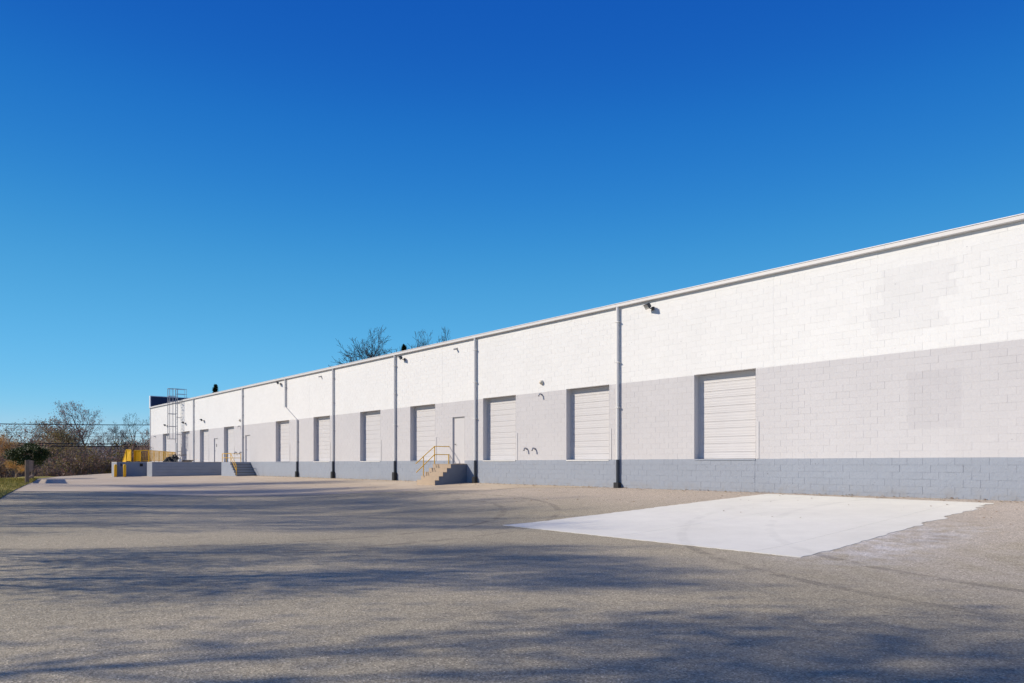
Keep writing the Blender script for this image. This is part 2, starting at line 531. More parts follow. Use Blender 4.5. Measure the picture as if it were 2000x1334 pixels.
def axis(lo, hi, c0, c1, fine, grow):
    a = list(np.arange(c0, c1 + 1e-6, fine))
    st = fine; v = c1
    while v < hi: st *= grow; v += st; a.append(v)
    st = fine; v = c0
    while v > lo: st *= grow; v -= st; a.insert(0, v)
    return a


def build_terrain():
    xs = axis(-2500, 2500, -110, 40, 2.0, 1.35); ys = axis(-2500, 2500, -50, 20, 1.5, 1.35)
    v = [(x, y, terrain_z(x, y)) for y in ys for x in xs]
    nx = len(xs)
    f = [(j*nx+i, j*nx+i+1, (j+1)*nx+i+1, (j+1)*nx+i) for j in range(len(ys)-1) for i in range(nx-1)]
    m = MB(); m.v = v; m.f = f
    tag(m.build('ground', M['soil'], smooth=True), 'brown leaf-littered ground around the paved yard', kind='structure')
build_terrain()


def sheet(name, mat, t0, t1, dt, dlo, dhi, nd, lift, label, kind='structure', jit=0.0, parent=None):
    rng = random.Random(hash(name) % 1000 if False else len(name))
    ts = list(np.arange(t0, t1 + 1e-6, dt)); v = []; f = []
    for t in ts:
        a, b = dlo(t), dhi(t)
        if jit: b += rng.uniform(-jit, jit)
        for k in range(nd + 1):
            d = a + (b - a) * k / nd
            v.append((-t, -d, g(-t, -d) + lift))
    n = nd + 1
    for i in range(len(ts) - 1):
        for k in range(nd): f.append((i*n+k, i*n+k+1, (i+1)*n+k+1, (i+1)*n+k))
    m = MB(); m.v = v; m.f = f
    o = m.build(name, mat, parent)
    if parent is None: tag(o, label, kind=kind)
    return o

sheet('asphalt_yard', M['asphalt'], -36, 92, 1.0, lambda t: -.2, d_edge, 60, 0.0, 'worn grey asphalt yard in front of the warehouse')

AP = [(20.0, .25), (23.5, 1.6)]
for px, py in ((960, 959), (860, 957.5), (740, 962), (560, 969)):
    p = gp(px, py); AP.append((-p.x, -p.y))
AP += [(AP[-1][0] + 5, AP[-1][1] + 4.0), (AP[-1][0] + 9, 14.5), (AP[-1][0] + 11, d_edge(AP[-1][0] + 11)), (93, .6)]
AP[-1:] = [(t_, d_edge(t_)) for t_ in range(int(AP[-2][0]) + 1, 92)]
sheet('concrete_apron', M['apron'], AP[0][0], 91.5, .4, lambda t: -.15, lambda t: min(interp(AP, t), d_edge(t) - .05), 30, .007,
      'tan worn concrete apron along the foot of the warehouse wall', jit=.05)

# new concrete pad, four cast slabs with sawn joints
PC = {'fl': gp(982, 1026), 'fr': gp(1562, 1089), 'wl': gp(1497, 964.5), 'wr': gp(1938, 983)}
def pad_pt(u, v):                    # u along the wall (0 left), v from wall (0) to front (1)
    a = PC['wl'].lerp(PC['wr'], u); b = PC['fl'].lerp(PC['fr'], u); p = a.lerp(b, v)
    return p.x, p.y
pad = thing('concrete_pad', 'pale new concrete pad set into the asphalt against the wall', None)
pad['kind'] = 'structure'; del pad['label']; pad['label'] = 'pale new concrete pad set into the asphalt against the wall'
prng = random.Random(5)
us = [0, .46, .885, 1.0]; vs = [0.0, .52, 1.0]
for i in range(3):
    for j in range(2):
        m = MB(); n = 28; gap = .004
        u0, u1 = us[i] + (gap/8 if i else 0), us[i+1] - (gap/8 if i < 2 else 0)
        v0, v1 = vs[j] + (gap/10 if j else 0), vs[j+1] - (gap/10 if j < 1 else 0)
        for a in range(n + 1):
            for b in range(n + 1):
                u = u0 + (u1 - u0) * a / n; v = v0 + (v1 - v0) * b / n
                x, y = pad_pt(u, v)
                if a in (0, n) and (i, a) in ((0, 0), (2, n)): x += prng.uniform(-.10, .12) if i == 2 and j == 0 else prng.uniform(-.04, .04)
                if j == 1 and b == n: y += prng.uniform(-.02, .02)
                m.v.append((x, y, g(x, y) + .006))
        for a in range(n):
            for b in range(n):
                q = a*(n+1)+b; m.f.append((q, q+1, q+n+2, q+n+1))
        k0 = len(m.v)                # thin rim down into the ground
        rim = [b for b in range(n+1)] + [a*(n+1)+n for a in range(1, n+1)] + [n*(n+1)+b for b in range(n-1, -1, -1)] + [a*(n+1) for a in range(n-1, 0, -1)]
        for q in rim: vv = m.v[q]; m.v.append((vv[0], vv[1], vv[2] - .05))
        for q in range(len(rim)):
            r = (q + 1) % len(rim); m.f.append((rim[q], k0+q, k0+r, rim[r]))
        m.build('slab', M['pad'], pad)

# grass strip along the edge of the yard
def build_verge():
    v = []; f = []; ts = list(np.arange(-30, 76, 1.0)); n = 5
    for t in ts:
        for k in range(n):
            s = 3.4 * k / (n - 1); x, y = -t, -(d_edge(t) - .25) - s
            z = (g(x, -d_edge(t)) + .035 if k < 4 else terrain_z(x, y) - .05)
            v.append((x, y, max(z, terrain_z(x, y) + .03) if k < 4 else z))
    for i in range(len(ts) - 1):
        for k in range(n - 1): f.append((i*n+k, i*n+k+1, (i+1)*n+k+1, (i+1)*n+k))
    m = MB(); m.v = v; m.f = f
    tag(m.build('grass_verge', M['grass'], smooth=True), 'strip of yellow-green grass beside the yard', kind='structure')
    rng = random.Random(3); b = MB()
    for i in range(9000):
        t = rng.uniform(33, 66); s = rng.uniform(-.05, 3.0)
        x, y = -t, -(d_edge(t) - .25) - s; z = g(x, -d_edge(t)) + .03
        h = rng.uniform(.05, .16); a = rng.uniform(0, 6.28); w = .012
        dx, dy = math.cos(a) * w, math.sin(a) * w; lx, ly = rng.uniform(-.06, .06), rng.uniform(-.06, .06)
        q = len(b.v); b.v += [(x-dx, y-dy, z), (x+dx, y+dy, z), (x+lx, y+ly, z+h)]; b.f.append((q, q+1, q+2))
    tag(b.build('grass_blades', M['grass']), 'short blades of dry grass on the verge', 'grass', kind='stuff')
build_verge()

# distant wooded ridge
def build_hills():
    m = MB(); rng = random.Random(8); n = 80
    for i in range(n + 1):
        px = -700 + 2600 * i / n; Z = 620 + 60 * math.sin(i * .6)
        top = 26 + 6 * math.sin(i * .31) + 4 * math.sin(i * .83 + 1) + rng.uniform(-1.3, 1.3)
        p = at(px, Z)
        q = at(px, Z + 260)
        m.v += [(p.x, p.y, -8), (q.x, q.y, top * .75), (q.x * 1.3, q.y * 1.3, top)]
    for i in range(n):
        for k in range(2): m.f.append((i*3+k, (i+1)*3+k, (i+1)*3+k+1, i*3+k+1))
    tag(m.build('hills', M['hill'], smooth=True), 'low wooded ridge on the horizon behind the trees', kind='structure')
build_hills()

# ------------------------------------------------------------------ the warehouse
WH = thing('warehouse', 'long low painted block warehouse with a row of loading doors', 'warehouse')
DOCK = [(1358, 1476), (1106, 1190), (944, 1007.5), (797.5, 850), (704, 743), (613.8, 644.4), (538.7, 565), (437.7, 457), (391, 407.3), (356, 370.3), (319, 331)]
DOORS = []
for a, b in DOCK:
    xr = wx(b); DOORS.append((xr - 2.44, xr))
MAN = [(884, 907.5, .96, 3.36), (479.4, 488, 1.10, 3.30), (418, 426.5, 1.13, 3.25)]
MDOORS = [(wx(a), wx(a) + 1.03, z0, z1) for a, b, z0, z1 in MAN]
OPEN = [(a, b, Z_DOCK, Z_OPEN) for a, b in DOORS] + MDOORS
Z_TOP = Z_DOCK + 30 * CH
Z_LOW = -1.1


def build_wall():
    m = MB()
    xs = sorted({X0, X1} | {o[0] for o in OPEN} | {o[1] for o in OPEN})
    for a, b in zip(xs, xs[1:]):
        mid = (a + b) / 2
        cuts = [(o[2], o[3]) for o in OPEN if o[0] < mid < o[1]]
        z = Z_LOW
        for c0, c1 in sorted(cuts):
            m.quad((a, 0, z), (b, 0, z), (b, 0, c0), (a, 0, c0)); z = c1
        m.quad((a, 0, z), (b, 0, z), (b, 0, Z_TOP), (a, 0, Z_TOP))
    DP = .30
    for a, b, z0, z1 in OPEN:         # reveals
        dp = DP if b - a > 2 else .16
        f = -.006
        m.quad((a, f, z0), (a, dp, z0), (a, dp, z1), (a, f, z1))
        m.quad((b, dp, z0), (b, f, z0), (b, f, z1), (b, dp, z1))
        m.quad((a, dp, z1), (b, dp, z1), (b, f, z1), (a, f, z1))
        m.quad((a, f, z0), (b, f, z0), (b, dp, z0), (a, dp, z0))
    # end walls and back
    m.quad((X0, 34, Z_LOW), (X0, 0, Z_LOW), (X0, 0, Z_TOP), (X0, 34, Z_TOP))
    m.quad((X1, 0, Z_LOW), (X1, 34, Z_LOW), (X1, 34, Z_TOP), (X1, 0, Z_TOP))
    m.quad((X1, 34, Z_LOW), (X0, 34, Z_LOW), (X0, 34, Z_TOP), (X1, 34, Z_TOP))
    return m.build('wall', M['paint'], WH)
wall = build_wall()

JOINTS = [wx(1511), wx(864.5), wx(605), wx(1475)]


def block_mesh(name, x0, x1, z0, z1, out, gx0, gx1, gz0, gz1, ch=.0026):
    """one painted block face: bevelled front over a recessed joint"""
    a0, a1, b0, b1 = x0 + gx0, x1 - gx1, z0 + gz0, z1 - gz1
    y0, y1, y2 = .001, -out + ch * .6, -out
    v = [(a0,y0,b0),(a1,y0,b0),(a1,y0,b1),(a0,y0,b1), (a0,y1,b0),(a1,y1,b0),(a1,y1,b1),(a0,y1,b1),
         (a0+ch,y2,b0+ch),(a1-ch,y2,b0+ch),(a1-ch,y2,b1-ch),(a0+ch,y2,b1-ch)]
    f = []
    for k in range(4):
        j = (k + 1) % 4
        f.append((k, j, 4+j, 4+k)); f.append((4+k, 4+j, 8+j, 8+k))
    f.append((8, 9, 10, 11))
    return v, f


def build_blocks():
    rng = random.Random(21)
    rows = int(round((Z_TOP - ROW0) / CH)); cells = []
    for r in range(-1, rows):
        z0, z1 = ROW0 + r * CH, ROW0 + (r + 1) * CH
        off = (r % 2) * BW / 2
        i0 = int(math.floor((X0 - off) / BW)); i1 = int(math.ceil((X1 - off) / BW))
        for i in range(i0, i1):
            a, b = max(X0, i * BW + off), min(X1, (i + 1) * BW + off)
            if b - a < .03: continue
            segs = [(a, b)]
            for o in OPEN:
                if o[2] < z1 - .02 and o[3] > z0 + .02:
                    nxt = []
                    for s, e in segs:
                        if e <= o[0] or s >= o[1]: nxt.append((s, e)); continue
                        if s < o[0]: nxt.append((s, o[0]))
                        if e > o[1]: nxt.append((o[1], e))
                    segs = nxt
            for jx in JOINTS:
                if jx == JOINTS[3] and z1 > Z_DOCK + .01: continue
                if jx != JOINTS[3] and z0 < Z_PAINT - .35: continue
                nxt = []
                for s, e in segs:
                    if s < jx < e: nxt += [(s, jx - .009), (jx + .009, e)]
                    else: nxt.append((s, e))
                segs = nxt
            for s, e in segs:
                if e - s > .03: cells.append((s, e, z0, z1, r))
    # clip to man-door heights is handled by the opening test on whole courses
    def pxx(x):                       # photo column of a wall point
        t = -x; X = (D * F - A * t) / L; Z = (A * D + F * t) / L
        return 1000 + F * X / Z, Z
    vis = []
    for k, c in enumerate(cells):
        px, Z = pxx((c[0] + c[1]) / 2)
        pl, _ = pxx(c[1])
        if pl < 2004 and c[1] - c[0] > .38 and c[2] > -.25: vis.append((-(px), k))
    vis.sort(); chosen = {k for _, k in vis[:300]}
    variants = []
    for q in range(8):
        out = rng.uniform(.002, .0052)
        gg = [rng.choice((.0, .0004, .001, .003)) for _ in range(4)]
        v, f = block_mesh('block', -BW/2, BW/2, -CH/2, CH/2, out, *gg)
        me = bpy.data.meshes.new('block'); me.from_pydata(v, [], f); me.update(); me.materials.append(M['paint'])
        variants.append(me)
    V = []; Fc = []
    for k, (s, e, z0, z1, r) in enumerate(cells):
        if k in chosen:
            o = bpy.data.objects.new('block', rng.choice(variants)); C.objects.link(o)
            o.parent = wall; o.location = ((s + e) / 2, 0 if z0 > Z_DOCK - .01 else rng.uniform(-.006, -.002), (z0 + z1) / 2)
            continue
        out = rng.uniform(.002, .0052) if z0 > Z_DOCK - .01 else rng.uniform(.004, .0105)
        gg = [rng.choice((.0, .0004, .001, .003)) for _ in range(4)]
        v, f = block_mesh('block', s, e, z0, z1, out, *gg)
        n = len(V); V += v; Fc += [tuple(n + i for i in q) for q in f]
    m = MB(); m.v = V; m.f = Fc
    m.build('block_courses', M['paint'], wall, kind='stuff')
build_blocks()

# man doors sit 1.1 m wide in the block; fill panel between door head and the course above is part of the frame
def roof_and_gutter():
    MB().box(X0 + .02, X1 - .02, .02, 33.95, Z_TOP - .02, Z_TOP + .10).build('roof', M['roofing'], WH)
    G0, G1 = 7.195, 7.315
    m = MB().box(X0 - .10, X1, -.135, -.012, G0, G1)
    gut = m.build('gutter', M['trim'], WH, bevel=.012)
    MB().box(X0 - .10, X1, -.150, .40, G1 + .004, G1 + .026).build('flashing', M['trim_bright'], gut)
    # seams where gutter lengths meet
    for i, px in enumerate((1730, 1400, 1206, 1010, 800, 690, 560, 430)):
        x = wx(px); MB().box(x - .02, x + .02, -.1385, -.1355, G0 + .012, G1 - .012).build('seam', M['trim'], gut)
roof_and_gutter()

# raised navy parapet at the far end
def parapet():
    z0, z1 = Z_TOP + .10, wz(294, 774.5)
    MB().box(X0 - .05, X0 + .25, -.02, 30, z0, z1).build('parapet', M['navy'], WH)
    MB().box(X0 - .12, X0 + .30, -.10, 30, z1 + .003, z1 + .075).build('parapet_cap', M['trim_bright'], WH)
    MB().box(X0 - .10, X0 + .24, -.11, -.024, z0, z1).build('corner_trim', M['trim_bright'], WH)
    MB().box(X0 - .06, X0 + .09, -.06, -.0125, Z_DOCK, 7.19).build('corner_trim', M['trim'], WH)
parapet()


def dock_door(a, b, idx):
    rng = random.Random(100 + idx)
    fr = MB()
    yb = .285
    fr.box(a + .002, a + .05, yb - .02, yb + .06, Z_DOCK + .002, Z_OPEN - .002)
    fr.box(b - .05, b - .002, yb - .02, yb + .06, Z_DOCK + .002, Z_OPEN - .002)
    fr.quad((a, yb + .05, Z_DOCK), (b, yb + .05, Z_DOCK), (b, yb + .05, Z_OPEN), (a, yb + .05, Z_OPEN))
    dd = fr.build('dock_door', M['door_paint'], WH)
    z = Z_DOCK + .012
    hs = [.24, .30] * 5 + [.3]
    tot = sum(hs); sc = (Z_OPEN - .01 - z) / tot
    for k, h in enumerate(hs):
        h *= sc
        m = MB(); tilt = rng.uniform(-.004, .004)
        n = 3
        # section with two shallow ribs
        z0, z1 = z + .0015, z + h - .0015
        prof = [(z0, .007), (z0 + .006, 0)]
        for q in range(n):
            zc = z0 + (z1 - z0) * (q + .5) / n
            prof += [(zc - .022, 0), (zc - .012, .0022), (zc + .012, .0022), (zc + .022, 0)]
        prof += [(z1 - .006, 0), (z1, .007)]
        y0 = yb + tilt
        for (za, ya), (zb, yb2) in zip(prof, prof[1:]):
            m.quad((a + .052, y0 + ya, za), (b - .052, y0 + ya, za), (b - .052, y0 + yb2, zb), (a + .052, y0 + yb2, zb))
        m.build('panel', M['door_paint'], dd)
        z += h
    # steel guard strip at the right jamb and threshold lip
    MB().box(b + .035, b + .125, -.020, -.0095, Z_DOCK + .004, Z_DOCK + 1.26).build('jamb_guard', M['door_paint'], dd)
    MB().box(a + .01, b - .01, -.028, .10, Z_DOCK - .045, Z_DOCK + .004).build('threshold', M['pipe'] if idx % 3 else M['paint'], dd)
for i, (a, b) in enumerate(DOORS): dock_door(a, b, i)


def man_door(a, b, z0, z1, idx):
    fr = MB()
    fr.box(a, a + .05, .05, .13, z0, z1); fr.box(b - .05, b, .05, .13, z0, z1); fr.box(a + .05, b - .05, .05, .13, z1 - .05, z1)
    dr = fr.build('entry_door', M['door_paint'], WH)
    MB().box(a + .054, b - .054, .075, .12, z0 + .01, z1 - .054).build('leaf', M['door_paint'], dr, bevel=.003)
    MB().tube([(a + .14, .07, z0 + 1.0), (a + .14, .02, z0 + 1.0), (a + .26, .02, z0 + 1.0)], .014, 6).build('handle', M['iron'], dr)
    for hz in (.25, 1.1, z1 - z0 - .3):
        MB().tube([(b - .055, .066, z0 + hz - .06), (b - .055, .066, z0 + hz + .06)], .014, 6).build('hinge', M['steel'], dr)
    MB().box(a, b, .02, .15, z0 - .03, z0 + .006).build('threshold', M['step'], dr)
    if idx == 2:
        MB().box(a + .40, a + .56, .068, .0745, z0 + 1.35, z0 + 1.62).build('notice', M['iron'], dr)
for i, o in enumerate(MDOORS): man_door(*o, i)


def downspout(px, jog=None, base=None, boot=(.27, .24), dark_to=Z_DOCK):
    x = wx(px); xb = x if jog is None else wx(jog[0])
    gz = g(xb, 0) - .03 if base is None else base
    yy = -.085; r = .062
    m = MB()
    if jog is None:
        m.tube([(x, yy, 7.19), (x, yy, max(dark_to, gz))], r, 10)
    else:
        z1, z2 = jog[1], jog[2]
        m.tube([(x, yy, 7.19), (x, yy, z1)], r, 10)
        m.tube([(x, yy, z1 + .05), (xb, yy, z2 - .02)], .028, 8)
        m.tube([(xb, yy, z2), (xb, yy, max(dark_to, gz))], r, 10)
    p = m.build('downspout', M['pipe'], WH, smooth=False)
    if gz < dark_to - .05:
        MB().tube([(xb, yy, dark_to), (xb, yy, gz)], r + .004, 10).build('lower_pipe', M['pipe_dark'], p)
        w, h = boot
        MB().box(xb - w/2, xb + w/2, -.20, -.010, gz, gz + h).build('boot', M['iron'], p, bevel=.02)
    for z in ((6.6, 5.0, 3.2) if jog is None else (6.6, 2.6)):
        xx = x if jog is None or z > 5 else xb
        MB().box(xx - .09, xx + .09, -.156, -.010, z - .02, z + .02).build('strap', M['pipe'], p)
downspout(1209)
downspout(930.5, boot=(.24, .34))
downspout(773.4, boot=(.27, .50))
downspout(652.6, boot=(.26, .48))
downspout(559.4, jog=(582.3, wz(559.4, 796), wz(582, 820)), boot=(.24, .45))
downspout(475.3, base=1.11)
downspout(379.5, base=1.12)

# ------------------------------------------------------------------ wall fixtures
def make_floodlight():
    t = thing('floodlight', 'floodlight', 'floodlight', 'floodlights on the warehouse wall')
    MB().box(-.06, .06, -.045, 0, -.07, .07).build('back_plate', M['bronze'], t, bevel=.008)
    MB().tube([(0, -.04, 0), (-.04, -.13, .0), (-.06, -.16, .03)], .022, 8).build('arm', M['bronze'], t)
    c = Vector((-.09, -.24, .075))
    fw = Vector((-.35, -.75, -.55)).normalized(); rt = Vector((.9, -.42, 0)).normalized(); up = rt.cross(fw) * -1
    up = fw.cross(rt) if up.z < 0 else up
    h = MB().obox(c, rt * .15, fw * .05, up * .095)
    h.obox(c - fw * .075, rt * .10, fw * .03, up * .06)
    hd = h.build('head', M['bronze'], t)
    MB().obox(c + fw * .052, rt * .128, fw * .003, up * .075).build('lens', M['lens'], hd)
    MB().obox(c + fw * .07 + up * .097, rt * .152, fw * .05, up * .004).build('visor', M['bronze'], hd)
    return t
FL = make_floodlight()
FLS = [((1276, 603), 'bronze floodlight under the eave, right of the nearest tall downspout, above a bare wall stretch'),
       ((791, 702), 'bronze floodlight under the eave beside a downspout, above a door next to concrete steps'),
       ((549, 750), 'bronze floodlight under the eave beside the short downspout that jogs sideways'),
       ((399, 822), 'floodlight half way up the white wall, right of the far downspout, above a loading door'),
       ((363, 827), 'floodlight half way up the white wall between the caged ladder and the far downspout'),
       ((327, 832), 'floodlight half way up the white wall between the building corner and the caged ladder')]
for i, ((px, py), lab) in enumerate(FLS):
    o = FL if i == 0 else copy_tree(FL)
    o.location = (wx(px), -.009, wz(px, py)); o['label'] = lab


def dome(px, py, lab):
    x, z = wx(px), wz(px, py)
    t = thing('dome_light', lab, 'wall lamp', 'round wall lamps', (x, -.009, z))
    MB().tube([(0, 0, 0), (0, -.035, 0)], .105, 18).build('base', M['pipe'], t)
    pts = [(0, -.03 - .11 * math.sin(a), 0) for a in np.linspace(0, math.pi/2 * .97, 7)]
    rr = [.098 * math.cos(a) for a in np.linspace(0, math.pi/2 * .97, 7)]
    MB().tube(pts, rr, 18).build('globe', M['cream'], t, smooth=True)
dome(1059, 747, 'round cream wall lamp on the white wall between two loading doors')
dome(469.5, 821, 'round wall lamp beside a downspout, above the steps with dark treads')


def gooseneck(px, py, r, lab, k=1.0):
    x, z = wx(px), wz(px, py)
    t = MB().tube([(0, .01, 0), (0, -.07*k, .035*k), (0, -.13*k, .03*k), (0, -.17*k, -.02*k), (0, -.175*k, -.08*k)], [r, r, r, r, r*1.15], 8)
    o = t.build('pipe_elbow', M['steel'], smooth=True); o.location = (x, -.008, z)
    tag(o, lab, 'pipe', 'small pipe stubs on the warehouse wall')
gooseneck(1029, 877, .04, 'left one of two low grey pipe elbows on the wall beside a loading door')
gooseneck(1045, 877, .04, 'right one of two low grey pipe elbows on the wall beside a loading door')
gooseneck(1058, 771, .035, 'single grey pipe elbow on the wall under the round cream lamp')
gooseneck(469, 833, .035, 'single grey pipe elbow under the far round wall lamp')
gooseneck(462, 884, .05, 'low pipe elbow right of the loading door by the dark steps')
gooseneck(472, 884, .05, 'low pipe elbow beside the downspout behind the yellow step railing')


def small_camera(px, py, lab):
    t = thing('security_camera', lab, 'camera', 'small wall cameras', (wx(px), -.008, wz(px, py)))
    MB().box(-.04, .04, -.03, 0, -.05, .05).build('mount', M['cream'], t, bevel=.006)
    MB().obox((-.02, -.10, -.03), (.035, 0, 0), (0, .09, .02), (0, -.01, .035)).build('body', M['steel'], t)
small_camera(893, 681, 'small camera high on the white wall near a downspout, above the steps')
small_camera(628, 735, 'small camera high on the white wall under the eave, right of a jogged downspout')
small_camera(304, 852, 'small camera on the grey wall close to the building corner')

# ------------------------------------------------------------------ concrete steps by the near entry door
def stairs_out():
    xl, xr = -30.46, -28.90
    t = thing('concrete_steps', 'tan concrete steps with blue-grey sides and a yellow railing leading to an entry door', 'steps')
    zt = .95; rise = .2; run = .24; d0 = 1.0
    body = MB(); ysteps = []
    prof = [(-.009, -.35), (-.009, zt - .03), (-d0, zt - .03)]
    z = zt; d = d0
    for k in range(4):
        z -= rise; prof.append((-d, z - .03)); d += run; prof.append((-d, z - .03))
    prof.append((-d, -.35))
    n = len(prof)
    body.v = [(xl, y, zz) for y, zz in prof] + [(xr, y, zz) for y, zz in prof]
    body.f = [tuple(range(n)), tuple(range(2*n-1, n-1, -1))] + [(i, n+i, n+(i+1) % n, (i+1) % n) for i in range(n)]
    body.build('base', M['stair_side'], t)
    MB().box(xl - .004, xr + .012, -d0 - .015, -.010, zt - .029, zt).build('landing', M['step'], t)
    z = zt; d = d0
    for k in range(4):
        z -= rise
        m = MB().box(xl - .004, xr + .012, -d - run - .012, -d + .004, z - .029, z)
        m.box(xl + .002, xr + .008, -d - .010, -d + .004, z, z + rise - .03)
        m.build('step', M['step'], t); d += run
    m = MB().box(xl - .004, xr + .012, -d - .012, -d + .010, -.30, z - .030); m.build('step', M['step'], t)
    rl = xl + .06
    rail = MB()
    zr, zm = zt + .90, zt + .48
    rail.tube([(rl, -.02, zr), (rl, -.94, zr), (rl, -2.08, .96)], .022, 8)
    rail.tube([(rl, -.02, zm), (rl, -.94, zm), (rl, -2.05, .52)], .022, 8)
    r = rail.build('handrail', M['yellow'], t)
    for dd, zb, ztop in ((.06, zt, zm), (.94, zt, zr), (1.62, zt - .6, 1.31)):
        MB().tube([(rl, -dd, zb - .02), (rl, -dd, ztop)], .024, 8).build('post', M['yellow'], r)
M['paint_blue'] = plain('plinth_blue_paint', COL_BLUE[:3], .6, .25, .10, 2.0, bump=.004, bscale=50)
M['stair_side'] = plain('stair_side_dark', (.16, .18, .225), .65, .25, .14, 2.0, bump=.004, bscale=50)  # blue-grey of the step sides, set darker than the plinth blue
stairs_out()


def stairs_along():
    t = thing('side_steps', 'dark-treaded steps running along the wall with yellow railings and pale cheek wall', 'steps')
    d1 = 1.62; zt = 1.10; xl = -59.9; x = -57.85
    MB().box(xl, x, -d1, -.010, -.4, zt).build('landing', M['paint_blue'], t)
    z = zt; run = .26; rise = .205
    for k in range(5):
        z -= rise
        MB().box(x, x + run, -d1, -.010, -.4, z - .028).build('riser', M['paint_blue'], t)
        MB().box(x - .012, x + run + .015, -d1 - .005, -.010, z - .027, z).build('step', M['step_dark'], t)
        MB().box(x - .011, x - .0005, -d1 + .003, -.014, z + .0005, z + rise - .028).build('riser_face', M['step_dark'], t)
        x += run
    ry = -d1 + .05
    rail = MB()
    for h in (.68, .34):
        rail.tube([(xl + .05, -.03, zt + h), (xl + .05, ry, zt + h), (-57.9, ry, zt + h), (x - .1, ry, zt + h - 1.02)], .022, 6)
    r = rail.build('handrail', M['yellow'], t)
    for px_, pz in ((xl + .05, zt), (-58.9, zt), (-57.9, zt), (x - .12, .02)):
        MB().tube([(px_, ry, pz - .02), (px_, ry, pz + .70)], .024, 6).build('post', M['yellow'], r)
    MB().tube([(xl + .05, -.06, zt), (xl + .05, -.06, zt + .70)], .024, 6).build('post', M['yellow'], r)
M['step_dark'] = plain('dark_tread', (.115, .088, .05), .85, .2, .3, 6)
stairs_along()

# ------------------------------------------------------------------ loading platform at the far end
PZ = 1.12
Zf = 60.0
pB = at(441, 60.6); pC = at(297, 59.6)
pA = Vector((wx(452), -.02, 0))
pC2 = at(287, 60.6)
pD = at(287, 62.0); pE = at(228.5, 61.4); pE2 = at(228, 60.4); pF = at(218, 61.6); pG = Vector((X0 - 2.2, -.6, 0)); pH = Vector((X0 - 2.2, -.02, 0))
plat = thing('loading_platform', 'raised concrete loading platform with grey painted block sides at the far end', 'platform')
poly = [(p.x, p.y) for p in (pA, pB, pC, pC2, pD, pE, pE2, pF, pG, pH)]
def area(p): return sum(p[i][0]*p[(i+1) % len(p)][1] - p[(i+1) % len(p)][0]*p[i][1] for i in range(len(p))) / 2
if area(poly) < 0: poly.reverse()
M['platform_side'] = plain('platform_side_paint', (.30, .32, .36), .7, .2, .12, 1.5, bump=.012, bscale=3.0)
MB().prism(poly, lambda x, y: g(x, y) - .15, PZ - .06).build('base', M['platform_side'], plat)
cen = Vector((sum(p[0] for p in poly)/len(poly), sum(p[1] for p in poly)/len(poly)))
MB().prism(poly, PZ - .0595, PZ).build('deck', M['platform_top'], plat)
# horizontal board marks proud of the long face
for k in range(4):
    a, b = pC.lerp(pB, .03), pC.lerp(pB, .99); n_ = -FWD
    z = .08 + k * .26
    MB().obox(((a.x+b.x)/2 + n_.x*.012, (a.y+b.y)/2 + n_.y*.012, z), (b - a) / 2 * 1.0, n_ * .013, Vector((0, 0, .115))).build('board', M['platform_side'], plat, bevel=.008)
for px in (236, 276):
    p = at(px, 61.55)
    MB().obox((p.x, p.y, PZ - .26), RIGHT * .11, FWD * .08, Vector((0, 0, .13))).build('bumper', M['rubber'], plat, bevel=.02)


def railing(name, pts, lab, balus=True, h=1.0, base=PZ, panel=False, grp=None, step=.13):
    t = thing(name, lab, 'railing', grp)
    for a, b in zip(pts, pts[1:]):
        a = Vector((a[0], a[1], base)); b = Vector((b[0], b[1], base)); ln = (b - a).length; u = (b - a).normalized()
        up = Vector((0, 0, 1))
        MB().tube([a + up*h, b + up*h], .028, 6).build('top_rail', M['yellow'], t)
        MB().tube([a + up*.09, b + up*.09], .02, 6).build('bottom_rail', M['yellow'], t)
        np_ = max(1, int(ln / 1.7))
        for k in range(np_ + 1):
            p = a + u * (ln * k / np_); MB().tube([p, p + up*(h + .02)], .032, 6).build('post', M['yellow'], t)
        if panel:
            c = (a + b) / 2 + up * (h/2 + .04); MB().obox(c, u * (ln/2 - .03), u.cross(up) * .006, up * (h/2 - .06)).build('panel', M['yellow'], t)
        elif balus:
            nb = int(ln / step)
            for k in range(1, nb):
                p = a + u * (ln * k / nb); MB().tube([p + up*.09, p + up*h], .011, 4, False).build('baluster', M['yellow'], t)
    return t
q1 = at(291, 62.4); q2 = at(344, 72.6); q0 = at(262, 62.6); q00 = at(275, 62.5)
railing('guard_railing', [(q1.x, q1.y), (q2.x, q2.y)], 'long yellow baluster railing on the platform running back to the wall by the ladder', grp='yellow railings on the platform')
railing('guard_railing', [(q00.x, q00.y), (q1.x - .1, q1.y - .02)], 'short yellow baluster railing at the platform edge above the dock bumpers', grp='yellow railings on the platform')
railing('safety_gate', [(q0.x, q0.y), (q00.x - .08, q00.y)], 'solid yellow sheet panel standing on the platform beside the baluster railing', panel=True, grp='yellow railings on the platform')['category'] = 'gate'

